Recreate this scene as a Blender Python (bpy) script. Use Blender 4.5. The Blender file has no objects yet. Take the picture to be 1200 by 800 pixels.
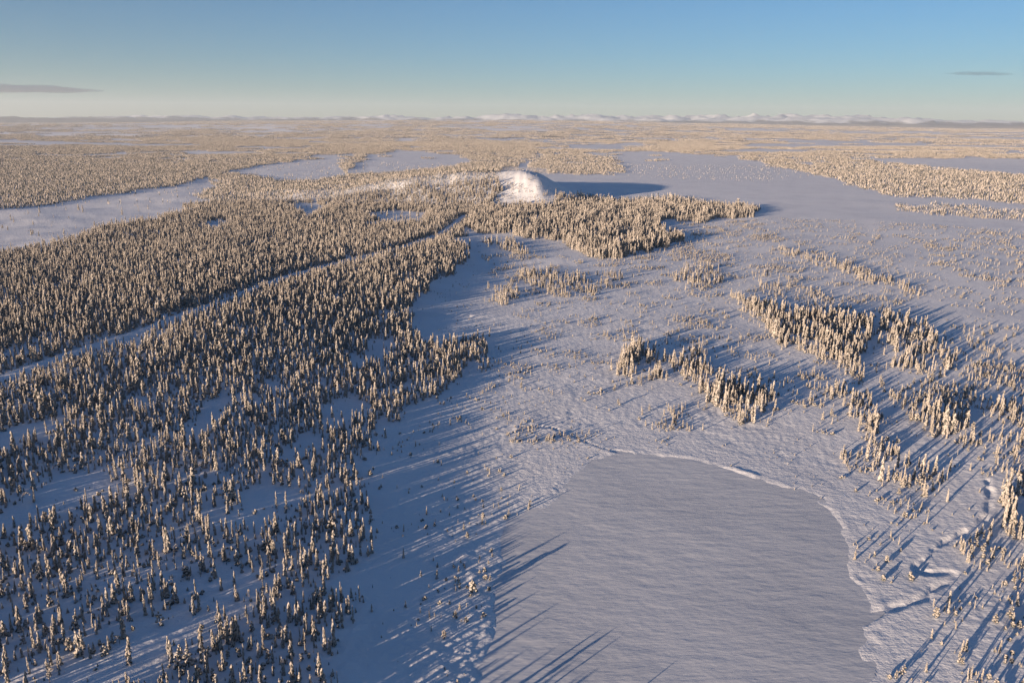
import bpy, math, random
import numpy as np
from mathutils import Matrix

# ------------------------------------------------------------------ camera, sky, sun
scene = bpy.context.scene
COL = scene.collection
rad = math.radians
CAM_H = 240.0
F_PX = 933.0                 # focal length in photograph pixels (1200 wide)
HORIZON_Y = 146.0
PITCH = math.atan((400.0 - HORIZON_Y) / F_PX)
ROLL = rad(0.42)
SUN_AZ = rad(225.0)          # clockwise from +Y: behind and left of the camera
SUN_EL = rad(6.2)

right0 = np.array([1.0, 0, 0]); fwd = np.array([0, math.cos(PITCH), -math.sin(PITCH)])
up0 = np.array([0, math.sin(PITCH), math.cos(PITCH)])
c_right = right0 * math.cos(ROLL) + up0 * math.sin(ROLL)
c_up = -right0 * math.sin(ROLL) + up0 * math.cos(ROLL)

cam_data = bpy.data.cameras.new('camera'); cam = bpy.data.objects.new('camera', cam_data)
COL.objects.link(cam); scene.camera = cam
cam_data.sensor_width = 36.0; cam_data.lens = F_PX / 1200.0 * 36.0
cam_data.clip_start = 1.0; cam_data.clip_end = 500000.0
m = Matrix.Identity(4)
for i in range(3):
    m[i][0] = c_right[i]; m[i][1] = c_up[i]; m[i][2] = -fwd[i]
m[2][3] = CAM_H
cam.matrix_world = m

world = bpy.data.worlds.new('World'); scene.world = world; world.use_nodes = True
wn = world.node_tree.nodes; wl = world.node_tree.links; wn.clear()
sky = wn.new('ShaderNodeTexSky'); sky.sky_type = 'NISHITA'; sky.sun_disc = False
sky.sun_elevation = SUN_EL; sky.sun_rotation = SUN_AZ
sky.altitude = 800.0; sky.air_density = 1.0; sky.dust_density = 0.0; sky.ozone_density = 4.5
bg = wn.new('ShaderNodeBackground'); bg.inputs['Strength'].default_value = 0.0490
wo = wn.new('ShaderNodeOutputWorld')
wl.new(sky.outputs[0], bg.inputs[0]); wl.new(bg.outputs[0], wo.inputs[0])

sun_d = bpy.data.lights.new('sun', 'SUN'); sun_d.energy = 5.0; sun_d.angle = rad(0.53)
sun_d.color = (1.0, 0.755, 0.54)
sun_o = bpy.data.objects.new('sun', sun_d); COL.objects.link(sun_o)
sun_o.location = (-300, -300, 400)
sun_o.rotation_euler = (math.pi / 2 - SUN_EL, 0, -SUN_AZ + math.pi)

vs = scene.view_settings
vs.view_transform = 'Standard'; vs.look = 'None'; vs.gamma = 1.0; vs.use_curve_mapping = False
vs.exposure = 1.62

# ------------------------------------------------------------------ projection helpers
def ground(px, py):
    """photograph pixel -> point of the plain (z = 0)"""
    u = (px - 600.0) / F_PX; v = (400.0 - py) / F_PX
    d = fwd + c_right * u + c_up * v
    t = -CAM_H / d[2]
    return d[0] * t, d[1] * t

def gpoly(pts): return np.array([ground(*p) for p in pts])

def project(x, y, z=0.0):
    P = np.stack([x, y, np.zeros_like(x) + z - CAM_H], -1)
    dep = P @ fwd
    dep = np.where(dep < 1, 1, dep)
    return 600 + F_PX * (P @ c_right) / dep, 400 - F_PX * (P @ c_up) / dep, dep

def inside(px, py, poly):
    r = np.zeros(px.shape, bool); n = len(poly)
    for i in range(n):
        x0, y0 = poly[i]; x1, y1 = poly[(i + 1) % n]
        if y0 == y1: continue
        c = (y0 > py) != (y1 > py)
        r ^= c & (px < (x1 - x0) * (py - y0) / (y1 - y0) + x0)
    return r

def dist_path(x, y, P, closed=False):
    best = np.full(x.shape, 1e18)
    n = len(P)
    for i in range(n if closed else n - 1):
        ax, ay = P[i]; bx, by = P[(i + 1) % n]
        dx, dy = bx - ax, by - ay
        t = np.clip(((x - ax) * dx + (y - ay) * dy) / (dx * dx + dy * dy + 1e-9), 0, 1)
        best = np.minimum(best, (x - ax - t * dx) ** 2 + (y - ay - t * dy) ** 2)
    return np.sqrt(best)

def smooth_path(P, it=2, closed=False):
    P = [np.array(p, float) for p in P]
    for _ in range(it):
        Q = []
        n = len(P)
        if not closed: Q.append(P[0])
        for i in range(n if closed else n - 1):
            a, b = P[i], P[(i + 1) % n]
            Q += [a * .75 + b * .25, a * .25 + b * .75]
        if not closed: Q.append(P[-1])
        P = Q
    return np.array(P)

def _hash(ix, iy, seed):
    n = (ix.astype(np.int64) * 374761393 + iy.astype(np.int64) * 668265263 + seed * 1442695041) & 0x7fffffff
    n = ((n ^ (n >> 13)) * 1274126177) & 0x7fffffff
    n = (n ^ (n >> 16)) & 0xffff
    return n / 65535.0

def vnoise(x, y, seed):
    ix = np.floor(x); iy = np.floor(y); fx = x - ix; fy = y - iy
    fx = fx * fx * fx * (fx * (fx * 6 - 15) + 10); fy = fy * fy * fy * (fy * (fy * 6 - 15) + 10)
    a = _hash(ix, iy, seed); b = _hash(ix + 1, iy, seed); c = _hash(ix, iy + 1, seed); d = _hash(ix + 1, iy + 1, seed)
    return (a * (1 - fx) + b * fx) * (1 - fy) + (c * (1 - fx) + d * fx) * fy * 1.0

def fbm(x, y, scale, octv=3, seed=0, gain=.5):
    s = 0; a = 1; t = 0
    for k in range(octv):
        ca, sa = math.cos(.6 * k + .3), math.sin(.6 * k + .3)
        s = s + a * (vnoise((x * ca - y * sa) / scale + 17.3 * k, (x * sa + y * ca) / scale - 9.1 * k, seed + k * 13) * 2 - 1)
        t += a; a *= gain; scale /= 2.05
    return s / t

def sstep(e0, e1, v):
    t = np.clip((v - e0) / (e1 - e0), 0, 1); return t * t * (3 - 2 * t)

# ------------------------------------------------------------------ layout of the place
LAKE = smooth_path(gpoly([(735, 531), (800, 536), (850, 549), (900, 566), (940, 579), (966, 592), (984, 615), (989, 645),
    (992, 672), (1014, 700), (1018, 716), (1003, 730), (1008, 765), (1003, 800), (985, 880), (900, 960), (740, 985),
    (620, 930), (560, 860), (553, 795), (570, 760), (582, 730), (578, 690), (592, 655), (588, 625), (612, 600), (650, 592), (672, 570),
    (690, 545), (710, 534)]), 2, True)
LAKE_Z = -0.32
CREEK = smooth_path(gpoly([(1158, 562), (1162, 590), (1150, 612), (1120, 628), (1098, 638), (1090, 652), (1066, 664), (1085, 672),
    (1124, 667), (1108, 682), (1088, 690), (1086, 700), (1045, 712), (1012, 727)]), 2)
BROOK = smooth_path(gpoly([(610, 500), (640, 498), (668, 508), (690, 519), (712, 527), (740, 531)]), 2)
BROOK2 = smooth_path(gpoly([(560, 553), (600, 556), (622, 552), (628, 535), (622, 520)]), 2)
ROAD = smooth_path(gpoly([(-120, 518), (0, 472), (100, 432), (200, 397), (330, 335), (400, 313), (480, 290), (528, 268), (545, 252)]), 2)
ROAD_FAR = smooth_path(gpoly([(617, 205), (611, 195), (622, 187), (640, 181)]), 1)
TRACKS = [smooth_path(gpoly(p), 2) for p in (
    [(100, 778), (135, 766), (189, 746), (240, 722), (290, 702), (330, 690)],
    [(330, 722), (365, 700), (398, 686), (425, 672)],
    [(40, 606), (75, 596), (135, 580), (160, 570)],
    [(160, 742), (236, 709), (292, 688)])]
HILL = ground(613, 233)

def lake_sd(x, y):
    """signed distance to the lake shore, negative on the ice (only near the lake)"""
    sd = np.full(x.shape, 1e6)
    k = (np.abs(x - LAKE[:, 0].mean()) < 420) & (np.abs(y - LAKE[:, 1].mean()) < 420)
    if k.any():
        xx, yy = x[k], y[k]
        wob = fbm(xx, yy, 9, 2, 5) * 1.6
        d = dist_path(xx, yy, LAKE, True)
        d = np.where(inside(xx, yy, LAKE), -d, d) + wob
        sd[k] = d
    return sd

def near_path(x, y, P, w):
    d = np.full(x.shape, 1e6)
    k = (x > P[:, 0].min() - w) & (x < P[:, 0].max() + w) & (y > P[:, 1].min() - w) & (y < P[:, 1].max() + w)
    if k.any(): d[k] = dist_path(x[k], y[k], P)
    return d

def height(x, y):
    r = np.hypot(x, y)
    sd = lake_sd(x, y)
    px, py, _ = project(x, y)
    # the flat bog
    near = 1 - sstep(2500, 6000, r)
    h = fbm(x, y, 180, 2, 3) * 1.1 * near
    tus = fbm(x, y, 11, 3, 21) * .34 + fbm(x, y, 3.6, 2, 22) * .22
    rough = .35 + .9 * sstep(-.1, .45, fbm(x, y, 60, 2, 31))
    wind = fbm(x * .25 + y * .97, (y * .25 - x * .97) * 5, 14, 2, 41) * .14
    h = h + (tus * rough + wind) * (1 - sstep(900, 3500, r) * .6) * near
    # low strings of peat running round the lake
    ring = np.sin((sd + fbm(x, y, 26, 3, 55) * 13) / 3.1) * np.exp(-np.clip(sd, 0, 1e5) / 42) * (sd > 0)
    h = h + ring * .24
    # the rough belt of hummocks on the left shore
    belt = np.exp(-((np.clip(sd, -50, 500) - 12) / 17.0) ** 2) * (px < 700)
    h = h + belt * (np.abs(fbm(x, y, 8.5, 4, 61, .6)) * .85 - .10 + fbm(x, y, 3.0, 2, 62) * .30) * (.3 + .9 * sstep(-.2, .3, fbm(x, y, 35, 2, 63)))
    # forest land on the left: a rise added to put its floor in shade
    lf = sstep(40, -230, x + .18 * (y - 500) * (y < 1000) - (y > 1000) * (y - 1000) * .12) * near
    h = h + lf * (fbm(x, y, 130, 3, 71) * 3.0 + .045 * np.clip(-x + 40, 0, 480) * (1 - sstep(900, 1900, r)))
    # shore bank and basin
    bank = sstep(np.where(px < 700, -14.0, -7.0), np.where(px < 700, 13.0, 6.0) + 4 * fbm(x, y, 20, 2, 78), sd)
    lip = np.exp(-((sd - 5.5) / 3.2) ** 2) * (.12 + .75 * fbm(x, y, 22, 3, 77)) * (px > 700)
    w_ = 1 - sstep(10, 75, np.clip(sd, -100, 200)); h = h * (1 - w_) + np.maximum(h, -.10 + .15 * fbm(x, y, 8, 2, 79)) * w_
    h = np.where(sd < 1e5, (-1.0) * (1 - bank) + h * bank + lip, h)
    # creeks
    for P, w, dp in ((CREEK, 1.9, 1.2), (BROOK, 1.4, .75)):
        d = near_path(x, y, P, 40) + fbm(x, y, 12, 3, 81, .6) * 2.4
        dp = dp * (.5 + .6 * sstep(-.45, .3, fbm(x, y, 13, 2, 85)))
        h = h - dp * np.exp(-(d / w) ** 4) * (sd > -2) + .16 * np.exp(-((d - w * 1.9) / 2.6) ** 2) * (sd > 0)
    for P in TRACKS:
        d = near_path(x, y, P, 30)
        h = h + .75 * np.exp(-(d / 1.7) ** 2) * sstep(-.5, .2, fbm(x, y, 18, 2, 83))
    d = near_path(x, y, ROAD, 40); h = h + 1.6 * (1 - sstep(4, 10, d))
    # the hill with the cleared face
    dx = x - HILL[0]; dy = y - HILL[1]
    ax = np.where(dx > 0, 140.0, 640.0)
    q = np.sqrt((dx / ax) ** 2 + (dy / np.where(dy > 0, 560.0, 190.0)) ** 2)
    h = h + 92 * (1 - sstep(.0, 1.65, q + .17 * fbm(x, y, 120, 3, 93))) * (1 + .07 * fbm(x, y, 60, 4, 91, .6)) + 2.2 * fbm(x, y, 16, 3, 97) * (1 - sstep(.6, 1.6, q))
    # long low swells and the far uplands
    farw = sstep(3200, 9000, r)
    h = h + farw * (fbm(x, y, 2600, 3, 101) * 26 + np.clip(fbm(x, y, 7000, 3, 103), -.1, 1) * 75 * sstep(5000, 16000, r))
    cen = np.exp(-((x / np.maximum(r, 1) - .02) / .33) ** 2)
    h = h + sstep(9000, 42000, r) * (120 + 300 * cen) + sstep(20000, 45000, r) * fbm(x, y, 9000, 3, 107) * 110
    return h

# ------------------------------------------------------------------ materials
def mat(name):
    mm = bpy.data.materials.new(name); mm.use_nodes = True
    nt = mm.node_tree; b = nt.nodes['Principled BSDF']
    return mm, nt, b

def N(nt, kind, **kw):
    n = nt.nodes.new(kind)
    for k, v in kw.items():
        if hasattr(n, k): setattr(n, k, v)
        else: n.inputs[k].default_value = v
    return n

def snow_material(name, base, dark, cover_scale, bump_sets, cover_lo=.45, cover_hi=.75):
    mm, nt, b = mat(name); L = nt.links
    tc = N(nt, 'ShaderNodeTexCoord')
    n1 = N(nt, 'ShaderNodeTexNoise'); n1.inputs['Scale'].default_value = cover_scale; n1.inputs['Detail'].default_value = 6
    L.new(tc.outputs['Object'], n1.inputs['Vector'])
    mr = N(nt, 'ShaderNodeMapRange'); mr.inputs['From Min'].default_value = cover_lo; mr.inputs['From Max'].default_value = cover_hi
    L.new(n1.outputs['Fac'], mr.inputs['Value'])
    n1.inputs['Roughness'].default_value = .55
    mx = N(nt, 'ShaderNodeMix', data_type='RGBA'); mx.inputs[6].default_value = (*base, 1); mx.inputs[7].default_value = (*dark, 1)
    L.new(mr.outputs[0], mx.inputs[0]); L.new(mx.outputs[2], b.inputs['Base Color'])
    b.inputs['Roughness'].default_value = .75; b.inputs['Specular IOR Level'].default_value = .15
    prev = None
    for (stretch, rot, scale, detail, dist, strength) in bump_sets:
        mp = N(nt, 'ShaderNodeMapping'); mp.inputs['Scale'].default_value = stretch; mp.inputs['Rotation'].default_value = (0, 0, rot)
        L.new(tc.outputs['Object'], mp.inputs['Vector'])
        nn = N(nt, 'ShaderNodeTexNoise'); nn.inputs['Scale'].default_value = scale; nn.inputs['Detail'].default_value = detail
        nn.inputs['Roughness'].default_value = .6
        L.new(mp.outputs[0], nn.inputs['Vector'])
        bp = N(nt, 'ShaderNodeBump'); bp.inputs['Distance'].default_value = dist; bp.inputs['Strength'].default_value = strength
        L.new(nn.outputs['Fac'], bp.inputs['Height'])
        if prev: L.new(prev.outputs[0], bp.inputs['Normal'])
        prev = bp
    L.new(prev.outputs[0], b.inputs['Normal'])
    return mm

M_SNOW = snow_material('wind_packed_snow', (.715, .725, .75), (.63, .64, .67), .012,
    [((1, 1, 1), 0, .22, 6, .7, 1.0), ((.3, 1.6, 1), .35, .4, 4, .26, 1.0)])
M_ICE = snow_material('snow_on_lake_ice', (.575, .595, .63), (.465, .49, .535), .009,
    [((.6, 1.4, 1), -.12, .12, 2, .30, 1.0), ((.5, 1.6, 1), .1, .7, 3, .06, 1.0)], .44, .70)

M_FELL = snow_material('fell_snow', (.60, .64, .68), (.52, .56, .61), .0005, [((1, 1, 1), 0, .0012, 4, 120.0, .5)])
nt = M_FELL.node_tree          # birch woods and bare rock on the low slopes of the fells
geo = N(nt, 'ShaderNodeNewGeometry'); sep = N(nt, 'ShaderNodeSeparateXYZ'); nt.links.new(geo.outputs['Position'], sep.inputs[0])
nz = N(nt, 'ShaderNodeTexNoise'); nz.inputs['Scale'].default_value = .0007; nz.inputs['Detail'].default_value = 5
nt.links.new(geo.outputs['Position'], nz.inputs['Vector'])
ma = N(nt, 'ShaderNodeMath', operation='MULTIPLY_ADD'); nt.links.new(nz.outputs['Fac'], ma.inputs[0]); ma.inputs[1].default_value = -700.0
nt.links.new(sep.outputs['Z'], ma.inputs[2])
mrz = N(nt, 'ShaderNodeMapRange'); mrz.inputs['From Min'].default_value = 130; mrz.inputs['From Max'].default_value = 260
nt.links.new(ma.outputs[0], mrz.inputs['Value'])
old = nt.nodes['Principled BSDF'].inputs['Base Color'].links[0].from_socket
mxz = N(nt, 'ShaderNodeMix', data_type='RGBA'); mxz.inputs[6].default_value = (.16, .16, .17, 1)
nt.links.new(mrz.outputs[0], mxz.inputs[0]); nt.links.new(old, mxz.inputs[7]); nt.links.new(mxz.outputs[2], nt.nodes['Principled BSDF'].inputs['Base Color'])

def flat_material(name, c1, c2, scale, rough=.8):
    mm, nt, b = mat(name); L = nt.links
    tc = N(nt, 'ShaderNodeTexCoord'); nn = N(nt, 'ShaderNodeTexNoise'); nn.inputs['Scale'].default_value = scale; nn.inputs['Detail'].default_value = 4
    oi = N(nt, 'ShaderNodeObjectInfo'); ad = N(nt, 'ShaderNodeMath', operation='MULTIPLY_ADD')
    L.new(tc.outputs['Object'], nn.inputs['Vector'])
    L.new(oi.outputs['Random'], ad.inputs[0]); ad.inputs[1].default_value = .7
    sb = N(nt, 'ShaderNodeMath', operation='SUBTRACT'); L.new(nn.outputs['Fac'], sb.inputs[0]); sb.inputs[1].default_value = .35
    L.new(sb.outputs[0], ad.inputs[2])
    mx = N(nt, 'ShaderNodeMix', data_type='RGBA'); mx.inputs[6].default_value = (*c1, 1); mx.inputs[7].default_value = (*c2, 1)
    L.new(ad.outputs[0], mx.inputs[0]); L.new(mx.outputs[2], b.inputs['Base Color'])
    b.inputs['Roughness'].default_value = rough; b.inputs['Specular IOR Level'].default_value = .1
    return mm

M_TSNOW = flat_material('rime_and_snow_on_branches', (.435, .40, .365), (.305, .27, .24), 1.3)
M_NEEDLE = flat_material('dark_frosted_needles', (.028, .036, .036), (.07, .078, .078), 2.0)
M_BARK = flat_material('grey_brown_bark', (.10, .08, .06), (.17, .14, .11), 3.0)

# ------------------------------------------------------------------ mesh helpers
def mesh_from(name, verts, faces, mats, midx=None, smooth=False):
    me = bpy.data.meshes.new(name)
    me.from_pydata([tuple(v) for v in verts], [], [tuple(f) for f in faces])
    for mm in mats: me.materials.append(mm)
    if midx is not None: me.polygons.foreach_set('material_index', midx)
    if smooth: me.polygons.foreach_set('use_smooth', [True] * len(me.polygons))
    me.update(); return me

def grid_mesh(name, X, Y, Z, material, wrap=False, cap=None, smooth=True):
    nr, nc = X.shape
    V = np.stack([X, Y, Z], -1).reshape(-1, 3)
    I = np.arange(nr * nc).reshape(nr, nc)
    if wrap: J = np.roll(I, -1, 1); A, B, C_, D = I[:-1], J[:-1], J[1:], I[1:]
    else: A, B, C_, D = I[:-1, :-1], I[:-1, 1:], I[1:, 1:], I[1:, :-1]
    Q = np.stack([A, B, C_, D], -1).reshape(-1, 4)
    me = bpy.data.meshes.new(name)
    nv = len(V); nq = len(Q)
    loops = Q.reshape(-1); starts = np.arange(nq) * 4
    if cap is not None:
        V = np.vstack([V, cap]); k = I[0]; k2 = np.roll(k, -1)
        T = np.stack([np.full_like(k, nv), k2, k], -1)
        loops = np.concatenate([loops, T.reshape(-1)])
        starts = np.concatenate([starts, nq * 4 + np.arange(len(T)) * 3])
    me.vertices.add(len(V)); me.vertices.foreach_set('co', V.astype(np.float32).reshape(-1))
    me.loops.add(len(loops)); me.loops.foreach_set('vertex_index', loops.astype(np.int32))
    me.polygons.add(len(starts)); me.polygons.foreach_set('loop_start', starts.astype(np.int32))
    if smooth: me.polygons.foreach_set('use_smooth', np.ones(len(starts), bool))
    me.materials.append(material); me.update(calc_edges=True); me.validate()
    return me

def structure(name, me, label=None):
    o = bpy.data.objects.new(name, me); COL.objects.link(o); o['kind'] = 'structure'
    if label: o['label'] = label
    return o

# ------------------------------------------------------------------ the ground: one sheet to the horizon
r_in = 1.0 / np.linspace(1 / 230.0, 1 / 3600.0, 560)
r_out = np.geomspace(3600, 85000, 190)[1:]
RR = np.concatenate([[60, 120, 180], r_in, r_out])
a_f = np.linspace(rad(-41), rad(41), 700)
a_c = np.linspace(rad(41), rad(319), 70)[1:-1]
AA = np.concatenate([a_f, a_c])[::-1]
R2, A2 = np.meshgrid(RR, AA, indexing='ij')
X = R2 * np.sin(A2); Y = R2 * np.cos(A2)
Z = height(X.ravel(), Y.ravel()).reshape(X.shape)
structure('ground', grid_mesh('ground', X, Y, Z, M_SNOW, True, np.array([[0, 0, Z[0].mean()]])),
          'snow-covered bog and forest floor reaching to the horizon')

# the frozen lake: a rippled sheet inside the basin
bx0, by0 = LAKE.min(0) - 20; bx1, by1 = LAKE.max(0) + 20
gx, gy = np.meshgrid(np.linspace(bx0, bx1, 190), np.linspace(by0, by1, 300), indexing='xy')
fx, fy = gx.ravel(), gy.ravel()
rip = fbm(fx * .42 + fy * .08, fy, 6.0, 3, 201) * .12 * (.55 + .45 * fbm(fx, fy, 50, 2, 203)) + fbm(fx, fy, 45, 2, 205) * .10
lm = grid_mesh('frozen_lake', gx, gy, (LAKE_Z + rip).reshape(gx.shape), M_ICE)
import bmesh
bm = bmesh.new(); bm.from_mesh(lm); bm.verts.ensure_lookup_table()
sdl = lake_sd(fx, fy)
bmesh.ops.delete(bm, geom=[bm.verts[i] for i in np.nonzero(sdl > np.where(project(fx, fy)[0] < 700, 15, 8))[0]], context='VERTS')
bm.to_mesh(lm); bm.free()
structure('frozen_lake', lm, 'snow-covered frozen lake with wind ripples')

# far mountains
aa, tt = np.meshgrid(np.linspace(rad(-48), rad(48), 420), np.linspace(0, 1, 26), indexing='xy')
rr = 52000 + tt * 22000
mx_, my_ = rr * np.sin(aa), rr * np.cos(aa)
fxm, fym = mx_.ravel(), my_.ravel()
rid = 1 - np.abs(fbm(fxm, fym, 4600, 5, 301, .6))
rid2 = 1 - np.abs(fbm(fxm, fym, 1500, 3, 305))
env = np.clip(.55 + .75 * fbm(fxm, fym, 15000, 2, 303), .12, 1.2)
cen = np.exp(-((np.sin(aa.ravel()) - .12) / .42) ** 2)
hm = 300 + (rid ** 3 * 650 * env + rid2 ** 2 * 350 * env) * np.sin(np.clip(tt.ravel(), 0, 1) * math.pi) ** .7 + 240 * cen * tt.ravel()
hm = np.where(tt.ravel() < .02, -30, hm); hm = np.where(tt.ravel() > .98, -30, hm)
structure('mountain_range', grid_mesh('mountain_range', mx_, my_, hm.reshape(aa.shape), M_FELL, smooth=False),
          'white snowy mountains along the horizon')

# ------------------------------------------------------------------ tree shapes
class MB:
    def __init__(s): s.v = []; s.f = []; s.m = []
    def add(s, v, f, mi):
        o = len(s.v); s.v += [tuple(p) for p in v]; s.f += [tuple(i + o for i in q) for q in f]; s.m += [mi] * len(f)

def tier(rg, z0, r0, z1, r1, n, cx=0, cy=0):
    """a drooping skirt of branches: inner ring and a ring of tips and notches"""
    v = []; f = []; ph = rg.random() * 6.28
    for i in range(n):
        a = ph + i * 6.2832 / n
        v.append((cx + r0 * math.cos(a), cy + r0 * math.sin(a), z0))
    for i in range(n):
        a = ph + (i + rg.uniform(-.22, .22)) * 6.2832 / n
        r = r1 * rg.uniform(.72, 1.2); v.append((cx + r * math.cos(a), cy + r * math.sin(a), z1 + rg.uniform(-.5, .35) * (z0 - z1)))
        a2 = ph + (i + .5) * 6.2832 / n; r = r1 * rg.uniform(.4, .7)
        v.append((cx + r * math.cos(a2), cy + r * math.sin(a2), z1 + (z0 - z1) * rg.uniform(.15, .5)))
    for i in range(n):
        j = (i + 1) % n; a, b, c = n + 2 * i, n + 2 * i + 1, n + 2 * j
        f += [(i, a, b), (i, b, j), (j, b, c)]
    f.append(tuple(range(n)))
    return v, f

ICO_T = (1 + 5 ** .5) / 2
_b = bmesh.new(); bmesh.ops.create_icosphere(_b, subdivisions=2, radius=1.0)
ICO_V = [tuple(q.co) for q in _b.verts]; ICO_F = [tuple(q.index for q in p.verts) for p in _b.faces]; _b.free()
_b = bmesh.new(); bmesh.ops.create_icosphere(_b, subdivisions=1, radius=1.0)
ICO1_V = [tuple(q.co) for q in _b.verts]; ICO1_F = [tuple(q.index for q in p.verts) for p in _b.faces]; _b.free()

def blob(rg, c, rx, rz, jit=.28, fine=False):
    V, F = (ICO_V, ICO_F) if fine else (ICO1_V, ICO1_F)
    v = []
    for p in V:
        k = 1 + rg.uniform(-jit, jit)
        v.append((c[0] + p[0] * rx * k, c[1] + p[1] * rx * k, c[2] + p[2] * rz * k))
    return v, F

def tube(pts, rads, n=6):
    v = []; f = []
    for k, (p, r) in enumerate(zip(pts, rads)):
        for i in range(n):
            a = i * 6.2832 / n; v.append((p[0] + r * math.cos(a), p[1] + r * math.sin(a), p[2]))
    for k in range(len(pts) - 1):
        for i in range(n):
            j = (i + 1) % n; f.append((k * n + i, k * n + j, (k + 1) * n + j, (k + 1) * n + i))
    f.append(tuple(range(n))[::-1]); f.append(tuple((len(pts) - 1) * n + i for i in range(n)))
    return v, f

# every shape is 1 m tall and carries three meshes: trunk, crown (needles or twigs), snow
def spruce_shape(seed, width=.12, tiers=11, lean=0.0, cone=.5, ragged=.2, twin=False, n=7):
    rg = random.Random(seed); T, C, S = MB(), MB(), MB()
    stems = [(0, 0, 1.0, 1.0)] if not twin else [(-.05, .02, 1.0, .8), (.08, -.03, .78, .75)]
    for (sx, sy, hh, ww) in stems:
        def ax(z): return sx + lean * z * z, sy + lean * .4 * z * z
        p = [(*ax(z * hh), z * hh) for z in (-.04, .1, .4, .8)]
        T.add(*tube(p, [.022 * ww, .018 * ww, .013 * ww, .005]), 0)
        for k in range(tiers):
            t = k / (tiers - 1.0)
            z1 = hh * (.02 + .90 * t); dz = hh / tiers * rg.uniform(1.35, 2.0)
            R = width * ww * ((1 - t) ** cone * .82 + .20) * rg.uniform(1 - ragged, 1 + ragged)
            cx, cy = ax(z1); cx += rg.uniform(-.012, .012); cy += rg.uniform(-.012, .012)
            zt = min(z1 + dz, hh * 1.0)
            C.add(*tier(rg, zt - .01, R * .18, z1 - .012, R * 1.03, n, cx, cy), 0)
            S.add(*tier(rg, zt + .012, R * .30, z1 + dz * .12, R * .98, n, cx, cy), 0)
            # heavy pillows of snow on the branches
            for q in range(2 if t < .85 else 1):
                a = rg.random() * 6.28; rr_ = R * rg.uniform(.45, .8)
                S.add(*blob(rg, (cx + rr_ * math.cos(a), cy + rr_ * math.sin(a), z1 + dz * .3), R * rg.uniform(.3, .5), dz * .34, .2), 0)
        cx, cy = ax(hh)
        S.add(*blob(rg, (cx, cy, hh * .965), width * .24, .05, .2), 0)
    return T, C, S

def pine_shape(seed, width=.26, lumps=15, lean=0.0):
    rg = random.Random(seed); T, C, S = MB(), MB(), MB()
    p = [(lean * z * z, .3 * lean * z, z) for z in (-.05, .2, .5, .9)]
    T.add(*tube(p, [.035, .03, .02, .006]), 0)
    for k in range(lumps):
        t = (k + rg.random()) / lumps
        z = .16 + .80 * t; a = k * 2.4 + rg.uniform(-.5, .5)
        R = width * (1.05 - .75 * t ** 1.5) * rg.uniform(.5, 1.0)
        c = (lean * z * z + R * math.cos(a) * .85, .3 * lean * z + R * math.sin(a) * .85, z)
        br = width * rg.uniform(.26, .48) * (1.1 - .5 * t)
        T.add(*tube([(lean * z * z, .3 * lean * z, z - .05), (c[0], c[1], z)], [.012, .005], 4), 0)
        C.add(*blob(rg, (c[0], c[1], c[2] - br * .35), br * 1.02, br * .75, .32), 0)
        S.add(*blob(rg, (c[0], c[1], c[2] + br * .16), br * .98, br * .78, .26), 0)
    return T, C, S

def birch_shape(seed, bend=.35):
    """a thin birch bowed down under its snow"""
    rg = random.Random(seed); T, C, S = MB(), MB(), MB()
    P = []
    for k in range(9):
        t = k / 8.0
        P.append((bend * (t ** 2.2) * 1.4, .08 * math.sin(t * 3), math.sin(t * 2.25) / 1.0 * .98 - .03))
    T.add(*tube(P, [.022 * (1 - k / 10) for k in range(9)]), 0)
    for k in range(2, 9):
        x, y, z = P[k]
        S.add(*blob(rg, (x, y, z + .03), .055 + .02 * rg.random(), .045, .3), 0)
        for q in range(3):
            a = rg.random() * 6.28; l = rg.uniform(.08, .2)
            e = (x + l * math.cos(a), y + l * math.sin(a), z + rg.uniform(-.06, .1))
            C.add(*tube([(x, y, z), e], [.008, .003], 3), 0)
            S.add(*blob(rg, (e[0], e[1], e[2] + .015), .05 * rg.uniform(.6, 1.2), .035, .35), 0)
    return T, C, S

def sapling_shape(seed, kind):
    rg = random.Random(seed); T, C, S = MB(), MB(), MB()
    T.add(*tube([(0, 0, -.1), (0, 0, .5)], [.03, .012], 5), 0)
    if kind == 0:                    # a small pointed spruce
        for k in range(5):
            t = k / 4; R = .26 * (1 - t * .72) * rg.uniform(.85, 1.15)
            C.add(*tier(rg, .3 + .68 * t, R * .2, .04 + .66 * t, R * 1.05, 6), 0)
            S.add(*tier(rg, .33 + .67 * t, R * .35, .10 + .67 * t, R, 6), 0)
    elif kind == 1:                  # a rounded buried bush
        for k in range(7):
            a = rg.random() * 6.28; d = rg.uniform(.05, .42); z = .2 + .55 * rg.random() * (1 - d)
            C.add(*blob(rg, (d * math.cos(a), d * math.sin(a), z - .06), .24, .2, .3), 0)
            S.add(*blob(rg, (d * math.cos(a), d * math.sin(a), z + .03), .24, .19, .28), 0)
    else:                            # two or three knobbly stems
        for k in range(3):
            a = k * 2.1 + rg.random(); d = .22 * k / 2; hh = 1 - .25 * k
            for q in range(4):
                z = hh * (.12 + .24 * q)
                C.add(*blob(rg, (d * math.cos(a), d * math.sin(a), z - .04), .17 * (1.1 - .15 * q), .13, .35), 0)
                S.add(*blob(rg, (d * math.cos(a), d * math.sin(a), z + .03), .165 * (1.1 - .15 * q), .14, .3), 0)
    return T, C, S

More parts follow.
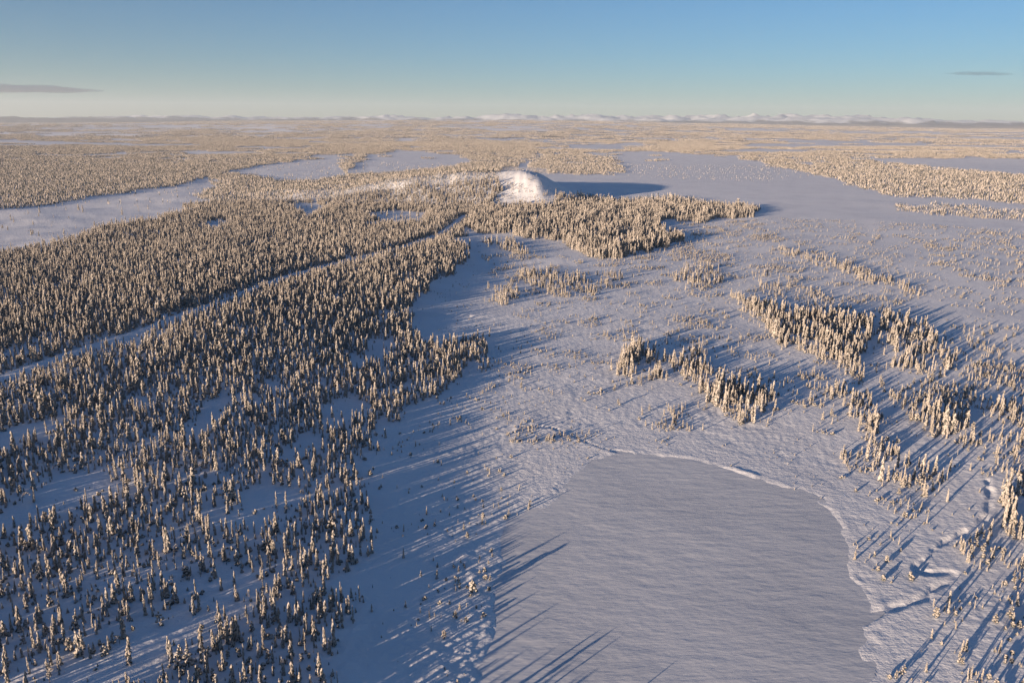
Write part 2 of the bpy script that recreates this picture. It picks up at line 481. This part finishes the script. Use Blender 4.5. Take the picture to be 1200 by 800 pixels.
SHAPES = {
    'spruce_tree': [('narrow columnar', spruce_shape(1, .105, 12, 0, .35)),
                    ('slim pointed', spruce_shape(2, .13, 11, 0, .75)),
                    ('ragged', spruce_shape(3, .15, 9, 0, .6, .42)),
                    ('slightly leaning', spruce_shape(4, .12, 11, .07, .5)),
                    ('twin-topped', spruce_shape(5, .13, 10, 0, .5, .25, True)),
                    ('broad-skirted', spruce_shape(6, .19, 10, 0, .85, .2)),
                    ('pole-thin', spruce_shape(7, .075, 12, .015, .3, .3)),
                    ('lumpy', spruce_shape(8, .14, 9, -.02, .45, .38))],
    'pine_tree': [('round-headed', pine_shape(11, .27, 15)), ('wide bushy', pine_shape(12, .34, 18)), ('crooked', pine_shape(13, .25, 14, .12)),
                  ('loose-crowned', pine_shape(14, .30, 11, -.06))],
    'birch_tree': [('bowed', birch_shape(21, .35)), ('hooked', birch_shape(22, .5)), ('gently arched', birch_shape(23, .22))],
    'sapling': [('small pointed', sapling_shape(31, 0)), ('rounded half-buried', sapling_shape(32, 1)), ('knobbly', sapling_shape(33, 2)),
                ('low sharp-tipped', sapling_shape(34, 0)), ('low bushy', sapling_shape(35, 1))],
}
PART_MESH = {}; PROTO_COL = {}
for kind, lst in SHAPES.items():
    pc = bpy.data.collections.new('shapes_' + kind); PROTO_COL[kind] = pc
    for i, (form, (T, C, S)) in enumerate(lst):
        PART_MESH[kind, i] = (mesh_from('trunk', T.v, T.f, [M_BARK]), mesh_from('crown', C.v, C.f, [M_NEEDLE]),
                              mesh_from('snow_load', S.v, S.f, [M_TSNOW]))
        A = MB(); A.add(T.v, T.f, 0); A.add(C.v, C.f, 1); A.add(S.v, S.f, 2)
        pc.objects.link(bpy.data.objects.new('%s_shape_%02d' % (kind, i), mesh_from(kind, A.v, A.f, [M_BARK, M_NEEDLE, M_TSNOW], A.m)))

# light shapes for woods kilometres away: a plain snowy tree and whole stands of them
def far_tree(rg, A, x, y, s, w):
    n = 5; dark = .22 if s <= 1.0 else .34
    for k in range(3):
        t = k / 3.0; R = w * (1 - t * .75) * rg.uniform(.8, 1.2); ph = rg.random() * 6
        z0 = s * (t + .02); z1 = s * min(1.0, t + .52)
        v = [(x + R * math.cos(ph + i * 6.2832 / n), y + R * math.sin(ph + i * 6.2832 / n), z0 + rg.uniform(0, .08) * s) for i in range(n)] + [(x, y, z1)]
        A.add(v, [(i, (i + 1) % n, n) for i in range(n)], 1 if rg.random() < dark else 2)
PROTO_COL['far'] = bpy.data.collections.new('shapes_far')
for i in range(5):
    rg = random.Random(60 + i); A = MB(); far_tree(rg, A, 0, 0, 1.0, rg.uniform(.10, .16))
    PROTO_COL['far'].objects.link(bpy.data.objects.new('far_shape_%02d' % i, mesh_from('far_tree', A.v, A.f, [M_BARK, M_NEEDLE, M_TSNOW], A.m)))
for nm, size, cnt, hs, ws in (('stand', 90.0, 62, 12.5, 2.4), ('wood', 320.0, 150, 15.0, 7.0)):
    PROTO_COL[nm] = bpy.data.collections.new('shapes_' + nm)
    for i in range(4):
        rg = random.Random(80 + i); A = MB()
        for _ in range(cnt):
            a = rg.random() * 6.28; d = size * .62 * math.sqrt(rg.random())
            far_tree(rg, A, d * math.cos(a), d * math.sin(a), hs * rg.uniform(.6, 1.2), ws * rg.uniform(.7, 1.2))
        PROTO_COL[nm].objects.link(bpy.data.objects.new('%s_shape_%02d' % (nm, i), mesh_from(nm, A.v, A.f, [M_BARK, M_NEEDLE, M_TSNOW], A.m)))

# ------------------------------------------------------------------ where the woods stand (outlines on the ground)
# (outline, trees per square metre, mean height in metres)
WOODS = [
 # the great wood on the left
 ([(-500, 190), (0, 186), (120, 186), (245, 186), (400, 186), (440, 178), (560, 186), (600, 205), (570, 240), (545, 262), (540, 285), (546, 302), (522, 330), (500, 345),
   (480, 372), (500, 380), (498, 405), (530, 400), (568, 396), (577, 412), (570, 432), (545, 450), (508, 478), (478, 498), (452, 500), (428, 520), (434, 560), (440, 590),
   (430, 640), (405, 690), (418, 740), (395, 800), (400, 900), (330, 1100), (-700, 1600), (-3500, 1600), (-3500, 300)], 'L', 0),
 # the wood round the foot of the hill
 ([(540, 262), (570, 240), (590, 210), (624, 212), (645, 224), (690, 231), (730, 236), (780, 231), (830, 238), (888, 246), (890, 255), (850, 258), (815, 262), (778, 255), (765, 268),
   (800, 280), (772, 292), (745, 300), (700, 302), (668, 288), (640, 282), (590, 275), (560, 272)], .020, 13),
 ([(572, 283), (600, 280), (612, 296), (605, 306), (585, 298)], .016, 9),
 ([(604, 322), (640, 318), (690, 330), (700, 345), (660, 350), (625, 340)], .012, 9),
 ([(565, 338), (600, 336), (606, 352), (585, 362)], .012, 8), ([(700, 322), (725, 320), (728, 338), (705, 338)], .010, 8),
 ([(790, 322), (830, 312), (856, 322), (838, 342), (795, 344)], .010, 8),
 # narrow string of trees on the open bog
 ([(922, 292), (965, 300), (1020, 320), (1078, 342), (1070, 347), (1010, 329), (955, 311), (918, 298)], .016, 8),
 ([(878, 322), (910, 320), (935, 335), (960, 345), (990, 352), (1002, 366), (960, 366), (935, 352), (895, 345)], .008, 7),
 # groves on the right
 ([(864, 352), (893, 352), (925, 362), (960, 372), (1016, 372), (1026, 385), (1022, 410), (1016, 446), (990, 440), (955, 420), (915, 398), (890, 376)], .020, 11),
 ([(1030, 368), (1050, 366), (1090, 388), (1124, 412), (1118, 430), (1110, 450), (1072, 449), (1062, 420), (1035, 395)], .013, 10),
 ([(716, 432), (735, 415), (758, 402), (772, 408), (795, 428), (798, 444), (770, 448), (742, 450)], .017, 11),
 ([(803, 404), (812, 402), (822, 425), (855, 445), (905, 452), (918, 470), (908, 486), (872, 492), (838, 476), (800, 448), (796, 430)], .020, 10),
 ([(885, 445), (915, 440), (920, 458), (895, 458)], .007, 8), ([(932, 444), (955, 446), (968, 458), (945, 466)], .013, 7),
 ([(968, 455), (1000, 462), (1020, 478), (1032, 505), (1045, 530), (1080, 548), (1110, 560), (1105, 575), (1092, 596), (1062, 580), (1030, 555), (1010, 525), (1006, 495), (968, 470)], .015, 9.5),
 ([(1068, 492), (1085, 476), (1120, 474), (1144, 498), (1150, 512), (1120, 518), (1096, 516)], .017, 10),
 ([(1150, 512), (1180, 512), (1215, 520), (1260, 540), (1250, 552), (1195, 540), (1155, 532)], .017, 8), ([(1168, 478), (1200, 476), (1250, 490), (1240, 505), (1185, 500)], .015, 9),
 ([(1158, 578), (1180, 566), (1215, 560), (1290, 590), (1300, 640), (1210, 636), (1170, 612)], .017, 12),
 # woods behind the hill
 ([(560, 186), (640, 178), (720, 184), (738, 203), (690, 206), (640, 204), (600, 206)], .013, 11),
 # woods across the bog
 ([(830, 192), (962, 206), (1036, 229), (1137, 234), (1210, 241), (1400, 262), (1400, 222), (1200, 206), (1100, 197), (990, 186), (900, 180)], .013, 11),
 ([(1040, 246), (1090, 238), (1200, 248), (1400, 270), (1400, 285), (1200, 259), (1110, 254)], .009, 9),
]
WOODS = [([tuple(p) for p in w], d, hh) for w, d, hh in WOODS]
OPEN = [   # clearings, bogs and small lakes among the woods on the left
 [(-300, 262), (0, 246), (60, 240), (130, 228), (200, 219), (243, 207), (255, 214), (236, 232), (214, 250), (160, 260), (120, 270), (60, 285), (0, 300), (-300, 345)],
 [(262, 203), (300, 195), (345, 188), (400, 186), (405, 206), (360, 213), (320, 211), (300, 206)],
 [(405, 205), (425, 183), (470, 176), (540, 183), (560, 190), (510, 198), (450, 204)],
 [(430, 250), (460, 246), (500, 250), (492, 258), (470, 262), (440, 262)], [(340, 240), (362, 236), (385, 240), (372, 252), (350, 256)],
 [(236, 262), (268, 257), (262, 270), (240, 272)],
 [(-60, 508), (20, 498), (56, 492), (50, 508), (0, 530), (-60, 548)],
 [(60, 560), (100, 548), (150, 552), (140, 575), (100, 600), (60, 610), (20, 606)],
 [(205, 505), (240, 480), (290, 462), (282, 482), (240, 505), (215, 516)], [(302, 448), (330, 440), (332, 458), (306, 462)],
 [(282, 590), (330, 562), (362, 570), (350, 600), (300, 618), (278, 612)], [(350, 512), (395, 508), (398, 525), (360, 530)],
 [(400, 420), (440, 400), (452, 412), (412, 436)],
 [(70, 790), (150, 752), (235, 712), (285, 690), (292, 698), (240, 730), (205, 758), (165, 795), (70, 830)],
 [(380, 480), (430, 470), (440, 490), (392, 505)],
 [(488, 366), (520, 360), (515, 380), (500, 398), (484, 392)],
]
CLEARED = [(582, 208), (590, 196), (640, 198), (646, 212), (652, 228), (648, 241), (612, 240), (598, 243), (574, 239), (590, 224)]    # cleared face of the hill
SPARSE = [  # (outline, saplings per m2, small trees per m2, sapling height, tree height)
 ([(480, 470), (520, 440), (590, 400), (680, 370), (740, 420), (730, 500), (680, 520), (600, 520), (520, 520)], .012, .0016, 1.9, 4.2),
 ([(430, 520), (520, 500), (600, 530), (640, 590), (600, 640), (575, 700), (560, 790), (420, 800), (430, 640)], .0035, .0004, 1.8, 4.0),
 ([(560, 300), (900, 300), (960, 420), (1000, 470), (900, 500), (740, 500), (700, 400), (600, 370)], .010, .0030, 2.0, 4.8),
 ([(690, 440), (760, 450), (870, 490), (900, 505), (760, 505), (700, 480)], .010, .004, 2.2, 5.5),
 ([(920, 440), (1010, 450), (1080, 560), (1090, 605), (1030, 590), (980, 540), (930, 480)], .014, .004, 2.2, 5.5),
 ([(1000, 530), (1050, 560), (1090, 600), (1075, 612), (1020, 590), (985, 560)], .035, .004, 2.1, 4.2),
 ([(1000, 385), (1200, 380), (1300, 560), (1160, 570), (1040, 470)], .008, .0055, 2.1, 6.0),
 ([(996, 618), (1010, 610), (1050, 632), (1075, 660), (1078, 688), (1040, 684), (998, 668)], .045, .010, 2.3, 4.4),
 ([(1080, 640), (1150, 620), (1220, 640), (1300, 700), (1300, 900), (1060, 900), (1030, 790), (1070, 720), (1110, 690)], .012, .0022, 2.0, 5.6),
 ([(1120, 610), (1180, 610), (1230, 650), (1190, 690), (1130, 670), (1100, 650)], .020, .005, 2.2, 5.5),
 ([(700, 265), (900, 258), (1000, 300), (1080, 345), (1000, 385), (860, 340), (780, 310)], .008, .0026, 2.0, 5.0),
 ([(860, 215), (1200, 255), (1350, 300), (1350, 390), (1100, 360), (950, 290)], .0022, .0006, 2.4, 5.0),
 ([(1080, 285), (1200, 262), (1300, 300), (1300, 345), (1150, 335), (1090, 310)], .006, .002, 2.6, 5.5),
]

rng = np.random.default_rng(7)
def candidates(r0, r1, s, amax=44):
    lim = r1
    xs = np.arange(-r1 * math.sin(rad(amax)), r1 * math.sin(rad(amax)), s); ys = np.arange(0, r1, s)
    X_, Y_ = np.meshgrid(xs, ys); x = X_.ravel(); y = Y_.ravel()
    x = x + rng.uniform(-.5, .5, x.size) * s; y = y + rng.uniform(-.5, .5, y.size) * s
    r = np.hypot(x, y); k = (r > r0) & (r < r1) & (np.abs(np.arctan2(x, y)) < rad(amax))
    return x[k], y[k]

def wood_density(x, y):
    """trees per m2, mean height"""
    px, py, dep = project(x, y, height(x, y))
    # ragged edges: shift the lookup by noise of real metres
    amp = 1 + np.clip(np.hypot(x, y) - 600, 0, 6000) / 500
    ex = x + fbm(x, y, 26 * np.sqrt(amp), 3, 401, .6) * 19 * np.sqrt(amp); ey = y + fbm(x, y, 26 * np.sqrt(amp), 3, 403, .6) * 26 * amp ** .8
    qx, qy, _ = project(ex, ey, height(ex, ey))
    den = np.zeros(x.shape); hh = np.full(x.shape, 9.0)
    for poly, d, mh in WOODS:
        k = inside(qx, qy, poly)
        if d == 'L':
            r = np.hypot(x, y)
            thin = sstep(330, 620, r)                       # the near end of the wood is more open
            dd = .0340 - .0055 * thin
            clump = sstep(-.48, .18, fbm(x, y, 34, 3, 411) + .28 * thin)
            den[k] = (dd * (.16 + .84 * clump))[k]
            hh[k] = (7.7 + 3.6 * sstep(380, 1100, r))[k]
        else:
            den[k] = (d * 1.9 * (.18 + 1.1 * sstep(-.25, .3, fbm(x, y, 17, 2, 417))))[k]; hh[k] = (mh * (1 + .45 * fbm(x, y, 24, 2, 419)))[k]
    for poly in OPEN: den[inside(qx, qy, poly)] *= .035
    zx, zy, _ = project(x, y, height(x, y))
    den[inside(zx, zy, CLEARED) & (np.hypot(x - HILL[0], y - HILL[1]) < 420)] *= .30
    den[near_path(x, y, ROAD, 60) < 7] = 0
    den[near_path(x, y + 11.0, ROAD, 60) < 7] = 0
    kk = near_path(x, y + 45.0, ROAD, 60) < 22; hh[kk] *= .7
    den[near_path(x, y, ROAD_FAR, 60) < 26] = 0
    # open country noise far out
    r = np.hypot(x, y)
    far = fbm(x, y, 900, 3, 421) + .55 * fbm(x, y, 300, 2, 423)
    fd = .016 * sstep(-.16, .02, far + .25 * fbm(x * .4, y, 1800, 2, 425) + .5 * fbm(x, y, 6500, 2, 427) * sstep(6000, 15000, r) - .06)
    k = (py < 186) & (den == 0); den[k] = fd[k]; hh[k] = 12
    den[inside(zx, zy, CLEARED) & (np.hypot(x - HILL[0], y - HILL[1]) < 420)] += .007 * sstep(-.1, .5, fbm(x, y, 40, 3, 433))[inside(zx, zy, CLEARED) & (np.hypot(x - HILL[0], y - HILL[1]) < 420)]
    hh[inside(zx, zy, CLEARED)] *= .45
    for poly in OPEN[:3]: den[inside(qx, qy, poly)] = 0.0002
    openb = [(735, 203), (715, 184), (690, 179), (760, 177), (850, 183), (960, 206), (900, 214), (760, 210), (690, 200)]
    den[inside(qx, qy, openb)] = .0004
    sdl_ = lake_sd(x, y); den[sdl_ < 6] = 0
    den[near_path(x, y, CREEK, 40) < 6] = 0
    for P in TRACKS: den[near_path(x, y, P, 20) < 2.5] = 0
    return den, hh

PTS = {k: [] for k in ('spruce_tree', 'pine_tree', 'birch_tree', 'sapling', 'far')}   # rows: x y z h yaw idx width
def push(kind, x, y, h, wid=None):
    n = x.size
    if n == 0: return
    z = height(x, y) - .02 * h
    nidx = len(SHAPES[kind]) if kind in SHAPES else 5
    PTS[kind].append(np.stack([x, y, z, h, rng.uniform(0, 6.28, n), rng.integers(0, nidx, n),
                               rng.uniform(.55, 1.12, n) if wid is None else wid], -1))

# near woods
s = 5.0
x, y = candidates(120, 2600, s, 62)
d, mh = wood_density(x, y)
k = rng.random(x.size) < d * s * s
x, y, mh = x[k], y[k], mh[k]
hv = mh * np.clip(rng.normal(1.0, .34, x.size), .28, 1.9)
pick = rng.random(x.size)
is_p = pick < .10; is_b = (pick > .10) & (pick < .125) & (np.hypot(x, y) < 900)
far_k = np.hypot(x, y) > 1500
push('pine_tree', x[is_p], y[is_p], hv[is_p] * .72)
push('birch_tree', x[is_b], y[is_b], hv[is_b] * .6)
ks = ~is_p & ~is_b
push('spruce_tree', x[ks], y[ks], hv[ks])
# undergrowth of small snowy spruces in the woods
x, y = candidates(150, 1300, 5.0, 50)
d, mh = wood_density(x, y)
k = rng.random(x.size) < d * 5.0 * 5.0 * 1.2
push('sapling', x[k], y[k], rng.uniform(.9, 3.6, k.sum()))
# scattered saplings and small trees on the bog
s = 4.0
x, y = candidates(205, 2300, s)
px, py, _ = project(x, y)
den, _ = wood_density(x, y); sdv = lake_sd(x, y)
cl = (.12 + 2.3 * sstep(-.02, .45, fbm(x, y, 28, 3, 501, .6) + .25 * fbm(x, y, 110, 2, 503)))
ps = np.full(x.shape, .0062); pt = np.full(x.shape, .00008); hs = np.full(x.shape, 1.25); ht = np.full(x.shape, 5.0)
for poly, a, b, h1, h2 in SPARSE:
    k = inside(px, py, poly); ps[k] = a * 1.5 + .002; pt[k] = b * 2.4; hs[k] = h1; ht[k] = h2
free = (sdv > 3) & (den < .002) & (near_path(x, y, CREEK, 40) > 5) & (near_path(x, y, ROAD, 40) > 5)
for P in OPEN: free &= ~inside(px, py, P) | (rng.random(x.size) < .25)
u = rng.random(x.size)
k1 = free & (u < ps * s * s * cl); k2 = free & (u > 1 - pt * s * s * cl)
push('sapling', x[k1], y[k1], hs[k1] * rng.uniform(.35, 1.7, k1.sum()))
isp = rng.random(x.size) < .3
push('spruce_tree', x[k2 & ~isp], y[k2 & ~isp], (ht * rng.uniform(.6, 1.5, x.size))[k2 & ~isp])
push('pine_tree', x[k2 & isp], y[k2 & isp], (ht * rng.uniform(.6, 1.2, x.size))[k2 & isp])
# trees just outside the picture whose shadows fall on the ice
for bx_, by_, hh_ in ((668, 872, 9.0), (690, 905, 8.0), (560, 845, 10.0), (535, 850, 9.5), (548, 870, 10.5)):
    gx_, gy_ = ground(bx_, by_)
    push('spruce_tree', np.array([gx_]), np.array([gy_]), np.array([hh_]))
# a few trees that stand out on the open shore and bog
for bx_, by_, hh_, kd in ((500, 604, 6, 'spruce_tree'), (473, 656, 6.5, 'spruce_tree'), (538, 688, 6.5, 'pine_tree'), (554, 695, 8.0, 'pine_tree'),
                          (534, 726, 5.5, 'pine_tree'), (520, 748, 4.5, 'pine_tree'), (596, 604, 5, 'pine_tree'), (619, 596, 5, 'spruce_tree'),
                          (452, 516, 8, 'spruce_tree'), (432, 600, 8, 'spruce_tree'), (508, 504, 4, 'spruce_tree'), (600, 420, 4.5, 'spruce_tree'),
                          (1110, 500, 9, 'spruce_tree'), (1113, 551, 11, 'spruce_tree'), (1110, 586, 9.5, 'spruce_tree'), (1086, 612, 8, 'spruce_tree'),
                          (1124, 776, 7, 'pine_tree'), (1137, 794, 8, 'spruce_tree'), (1171, 764, 7.5, 'spruce_tree'), (1183, 722, 7, 'pine_tree'),
                          (1092, 747, 5.5, 'spruce_tree'), (1120, 736, 4.5, 'spruce_tree'), (1142, 712, 5, 'spruce_tree'), (1050, 795, 5, 'pine_tree'),
                          (1085, 786, 5, 'spruce_tree'), (1094, 710, 5, 'spruce_tree'), (974, 488, 8, 'pine_tree'), (284, 570, 5, 'birch_tree')):
    gx_, gy_ = ground(bx_, by_)
    push(kd, np.array([gx_]), np.array([gy_]), np.array([float(hh_)]))
# middle distance
s = 8.0
x, y = candidates(2600, 5200, s)
d, mh = wood_density(x, y)
k = rng.random(x.size) < d * s * s
push('far', x[k], y[k], mh[k] * np.clip(rng.normal(1.0, .25, k.sum()), .45, 1.6))
PTS = {k: np.concatenate(v) for k, v in PTS.items()}

# whole stands and woods far out
def stand_points(r0, r1, s, fade):
    x, y = candidates(r0, r1, s)
    d, _ = wood_density(x, y)
    k = rng.random(x.size) < d / .015
    return x[k], y[k]
STAND = {}
for nm, r0, r1, s_ in (('stand', 5200, 13000, 85.0), ('wood', 13000, 50000, 300.0)):
    x, y = stand_points(r0, r1, s_, 0)
    STAND[nm] = np.stack([x, y, height(x, y) - .5, np.ones(x.size), rng.uniform(0, 6.28, x.size), rng.integers(0, 4, x.size), np.ones(x.size)], -1)

# ------------------------------------------------------------------ single trees: the 300 of each kind that show largest
ORD = ['', 'first', 'second', 'third', 'fourth', 'fifth', 'sixth', 'seventh', 'eighth', 'ninth', 'tenth', 'eleventh', 'twelfth'] + ['%dth' % q for q in range(13, 60)]
def place_of(px, py):
    if px < 440:
        row = ('at the bottom edge' if py > 765 else 'just above bottom edge' if py > 730 else 'beside lower snow track' if py > 695 else
               'above lower snow track' if py > 660 else 'past the snow track' if py > 610 else 'deep in the wood')
        c = ('far left' if px < 60 else 'left' if px < 120 else 'inner left' if px < 180 else 'left of centre' if px < 240 else
             'centre left' if px < 300 else 'near wood fringe' if px < 370 else 'on wood fringe')
        return row + ', ' + c
    if px < 700:
        return ('on hummocky left lake shore' if py > 560 and px > 520 else 'between wood and lake' if py > 560 else 'on bog above lake')
    if py > 690: return 'on bottom right bog' + (', right edge' if px > 1150 else ', lake side' if px < 1090 else '')
    if py > 600: return 'by creek at right' if px > 1085 else 'in right lakeshore thicket'
    if px > 1150: return 'in right edge grove'
    if py > 540: return 'at long right grove, near end'
    if py > 500: return 'in long right grove' if px < 1062 else 'right of the long grove'
    return 'on bog beyond the lake'
TXT = {'spruce_tree': ('snow-caked spruce', 'spruce', 'snow-laden spruces nearest the camera'),
       'pine_tree': ('snow-lumped pine', 'pine', 'snow-laden pines nearest the camera'),
       'birch_tree': ('snow-bent birch', 'birch', 'snow-bent birches nearest the camera'),
       'sapling': ('snowy sapling', 'sapling', 'snow-covered saplings nearest the camera')}
LIMIT = {'spruce_tree': 300, 'pine_tree': 160, 'birch_tree': 60, 'sapling': 240}
for kind in ('spruce_tree', 'pine_tree', 'birch_tree', 'sapling'):
    P = PTS[kind]
    px, py, dep = project(P[:, 0], P[:, 1], P[:, 2])
    tx, ty, _ = project(P[:, 0], P[:, 1], P[:, 2] + P[:, 3])
    size = np.where((px > 2) & (px < 1198) & (ty < 792) & (py > 0), (py - ty), 0)
    order = np.argsort(-size)[:LIMIT[kind]]
    order = [i for i in order if size[i] > 0]
    keep = np.ones(len(P), bool); keep[order] = False
    hs_ = P[order, 3]; q1, q2 = np.quantile(hs_, [.33, .7])
    recs = []
    for i in order:
        h = P[i, 3]; sz = 'short' if h < q1 else 'mid-height' if h < q2 else 'tall'
        form = SHAPES[kind][int(P[i, 5])][0]
        recs.append((i, px[i], '%s %s %s %s' % (sz, form, TXT[kind][0], place_of(px[i], py[i]))))
    groups = {}
    for r_ in recs: groups.setdefault(r_[2], []).append(r_)
    for lab, lst in groups.items():
        lst.sort(key=lambda r_: r_[1])
        for n_, (i, _, _) in enumerate(lst):
            l = lab if len(lst) == 1 else lab + (', %s such from left' % ORD[n_ + 1])
            x_, y_, z_, h, yaw, idx, w = P[i]
            e = bpy.data.objects.new(kind, None); COL.objects.link(e)
            e.empty_display_size = 1.0
            e.location = (x_, y_, z_); e.rotation_euler = (0, 0, yaw); e.scale = (h * w, h * w, h)
            e['label'] = l; e['category'] = TXT[kind][1]; e['group'] = TXT[kind][2]
            tm, cm, sm = PART_MESH[kind, int(idx)]
            t_ = bpy.data.objects.new('trunk', tm); COL.objects.link(t_); t_.parent = e
            c_ = bpy.data.objects.new('crown', cm); COL.objects.link(c_); c_.parent = e
            s_ = bpy.data.objects.new('snow_load', sm); COL.objects.link(s_); s_.parent = c_
    PTS[kind] = P[keep]

# ------------------------------------------------------------------ the countless rest, by geometry nodes
def scatter(name, rows, collection, label, category):
    me = bpy.data.meshes.new(name)
    n = len(rows)
    me.vertices.add(n); me.vertices.foreach_set('co', rows[:, :3].astype(np.float32).ravel())
    a = me.attributes.new('turn', 'FLOAT_VECTOR', 'POINT'); v = np.zeros((n, 3), np.float32); v[:, 2] = rows[:, 4]
    v[:, 0] = rng.normal(0, .035, n); v[:, 1] = rng.normal(0, .035, n); a.data.foreach_set('vector', v.ravel())
    a = me.attributes.new('size', 'FLOAT_VECTOR', 'POINT')
    v = np.stack([rows[:, 3] * rows[:, 6], rows[:, 3] * rows[:, 6], rows[:, 3]], -1).astype(np.float32); a.data.foreach_set('vector', v.ravel())
    a = me.attributes.new('shape', 'INT', 'POINT'); a.data.foreach_set('value', rows[:, 5].astype(np.int32))
    me.update()
    o = bpy.data.objects.new(name, me); COL.objects.link(o)
    o['kind'] = 'stuff'; o['label'] = label; o['category'] = category
    ng = bpy.data.node_groups.new(name + '_nodes', 'GeometryNodeTree')
    ng.interface.new_socket('Geometry', in_out='INPUT', socket_type='NodeSocketGeometry')
    ng.interface.new_socket('Geometry', in_out='OUTPUT', socket_type='NodeSocketGeometry')
    gi = ng.nodes.new('NodeGroupInput'); go = ng.nodes.new('NodeGroupOutput')
    ci = ng.nodes.new('GeometryNodeCollectionInfo'); ci.inputs['Collection'].default_value = collection
    ci.inputs['Separate Children'].default_value = True; ci.inputs['Reset Children'].default_value = True
    ip = ng.nodes.new('GeometryNodeInstanceOnPoints'); ip.inputs['Pick Instance'].default_value = True
    def attr(nm, ty):
        q = ng.nodes.new('GeometryNodeInputNamedAttribute'); q.data_type = ty; q.inputs['Name'].default_value = nm; return q.outputs['Attribute']
    L = ng.links
    L.new(gi.outputs[0], ip.inputs['Points']); L.new(ci.outputs[0], ip.inputs['Instance'])
    L.new(attr('shape', 'INT'), ip.inputs['Instance Index']); L.new(attr('turn', 'FLOAT_VECTOR'), ip.inputs['Rotation'])
    L.new(attr('size', 'FLOAT_VECTOR'), ip.inputs['Scale']); L.new(ip.outputs[0], go.inputs[0])
    md = o.modifiers.new('scatter', 'NODES'); md.node_group = ng
    return o
scatter('spruce_forest', PTS['spruce_tree'], PROTO_COL['spruce_tree'], 'dense snow-caked spruce forest and groves beyond the nearest trees', 'forest')
scatter('pine_wood', PTS['pine_tree'], PROTO_COL['pine_tree'], 'snow-lumped pines mixed through the spruce forest', 'forest')
scatter('birch_thicket', PTS['birch_tree'], PROTO_COL['birch_tree'], 'snow-bent birches scattered through the spruce forest', 'thicket')
scatter('snowy_undergrowth', PTS['sapling'], PROTO_COL['sapling'], 'countless small snow-covered saplings on bog and forest floor', 'undergrowth')
scatter('distant_forest', PTS['far'], PROTO_COL['far'], 'pale frosted forest in the distance around the open bogs', 'forest')
scatter('far_woodland', STAND['stand'], PROTO_COL['stand'], 'far frosted woodland below the horizon', 'forest')
scatter('horizon_woodland', STAND['wood'], PROTO_COL['wood'], 'hazy brown woodland spread along the horizon', 'forest')
print('COUNTS', {k: len(v) for k, v in PTS.items()}, {k: len(v) for k, v in STAND.items()})

# ------------------------------------------------------------------ clouds beyond the plain
def cloud(name, px0, px1, py, thick_px, dist, label, dens, seed):
    x0 = (px0 - 600) / F_PX * dist; x1 = (px1 - 600) / F_PX * dist
    zc = CAM_H + (HORIZON_Y + (.5 * (px0 + px1) - 600) * math.tan(ROLL) - py) / F_PX * dist
    half = (x1 - x0) / 2; th = thick_px / F_PX * dist / 2
    rg = random.Random(seed); A = MB()
    nx, nn = 40, 14; v = []; f = []
    for i in range(nx + 1):
        t = i / nx; w = math.sin(math.pi * min(max(t, .004), .996)) ** .6
        for j in range(nn):
            a = j * 6.2832 / nn
            k = w * (1 + .18 * math.sin(t * 23 + seed) + rg.uniform(-.08, .08))
            v.append((-half + 2 * half * t, half * .45 * k * math.cos(a), th * k * math.sin(a) * (1.0 if math.sin(a) > 0 else .6) + th * .5 * (.5 - t)))
    for i in range(nx):
        for j in range(nn):
            q = (j + 1) % nn; f.append((i * nn + q, (i + 1) * nn + q, (i + 1) * nn + j, i * nn + j))
    f.append(tuple(range(nn))[::-1]); f.append(tuple(nx * nn + j for j in range(nn)))
    mm = bpy.data.materials.new(name + '_shaded_vapour'); mm.use_nodes = True; nt = mm.node_tree; nt.nodes.clear()
    out = N(nt, 'ShaderNodeOutputMaterial'); pv = N(nt, 'ShaderNodeVolumePrincipled')
    pv.inputs['Color'].default_value = (.0, .09, .24, 1); pv.inputs['Density'].default_value = dens; pv.inputs['Anisotropy'].default_value = .3  # dark blue scattering colour stands in for the shade on the cloud
    nt.links.new(pv.outputs[0], out.inputs['Volume'])
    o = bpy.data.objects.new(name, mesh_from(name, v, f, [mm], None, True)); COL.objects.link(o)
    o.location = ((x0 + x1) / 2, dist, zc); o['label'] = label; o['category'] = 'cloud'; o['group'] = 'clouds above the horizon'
    return o
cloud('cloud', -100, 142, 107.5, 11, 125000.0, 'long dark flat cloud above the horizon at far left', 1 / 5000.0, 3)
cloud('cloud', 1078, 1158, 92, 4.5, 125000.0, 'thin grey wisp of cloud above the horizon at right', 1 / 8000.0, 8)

# ------------------------------------------------------------------ haze
HB = 92000.0
zlo = float(min(Z.min(), -30)) - 1.0; zhi = 2300.0
hv_ = [(sx * HB, sy * HB, z) for z in (zlo, zhi) for sx, sy in ((-1, -1), (1, -1), (1, 1), (-1, 1))]
hf_ = [(3, 2, 1, 0), (4, 5, 6, 7), (0, 1, 5, 4), (1, 2, 6, 5), (2, 3, 7, 6), (3, 0, 4, 7)]
mh_ = bpy.data.materials.new('thin_haze'); mh_.use_nodes = True; nt = mh_.node_tree; nt.nodes.clear()
out = N(nt, 'ShaderNodeOutputMaterial'); pv = N(nt, 'ShaderNodeVolumePrincipled')
pv.inputs['Color'].default_value = (.74, .86, 1.0, 1); pv.inputs['Density'].default_value = 1.1e-5; pv.inputs['Anisotropy'].default_value = 0.1
nt.links.new(pv.outputs[0], out.inputs['Volume'])
hz = bpy.data.objects.new('haze', mesh_from('haze', hv_, hf_, [mh_])); COL.objects.link(hz)
hz['kind'] = 'stuff'; hz['label'] = 'thin cold haze over the plain'
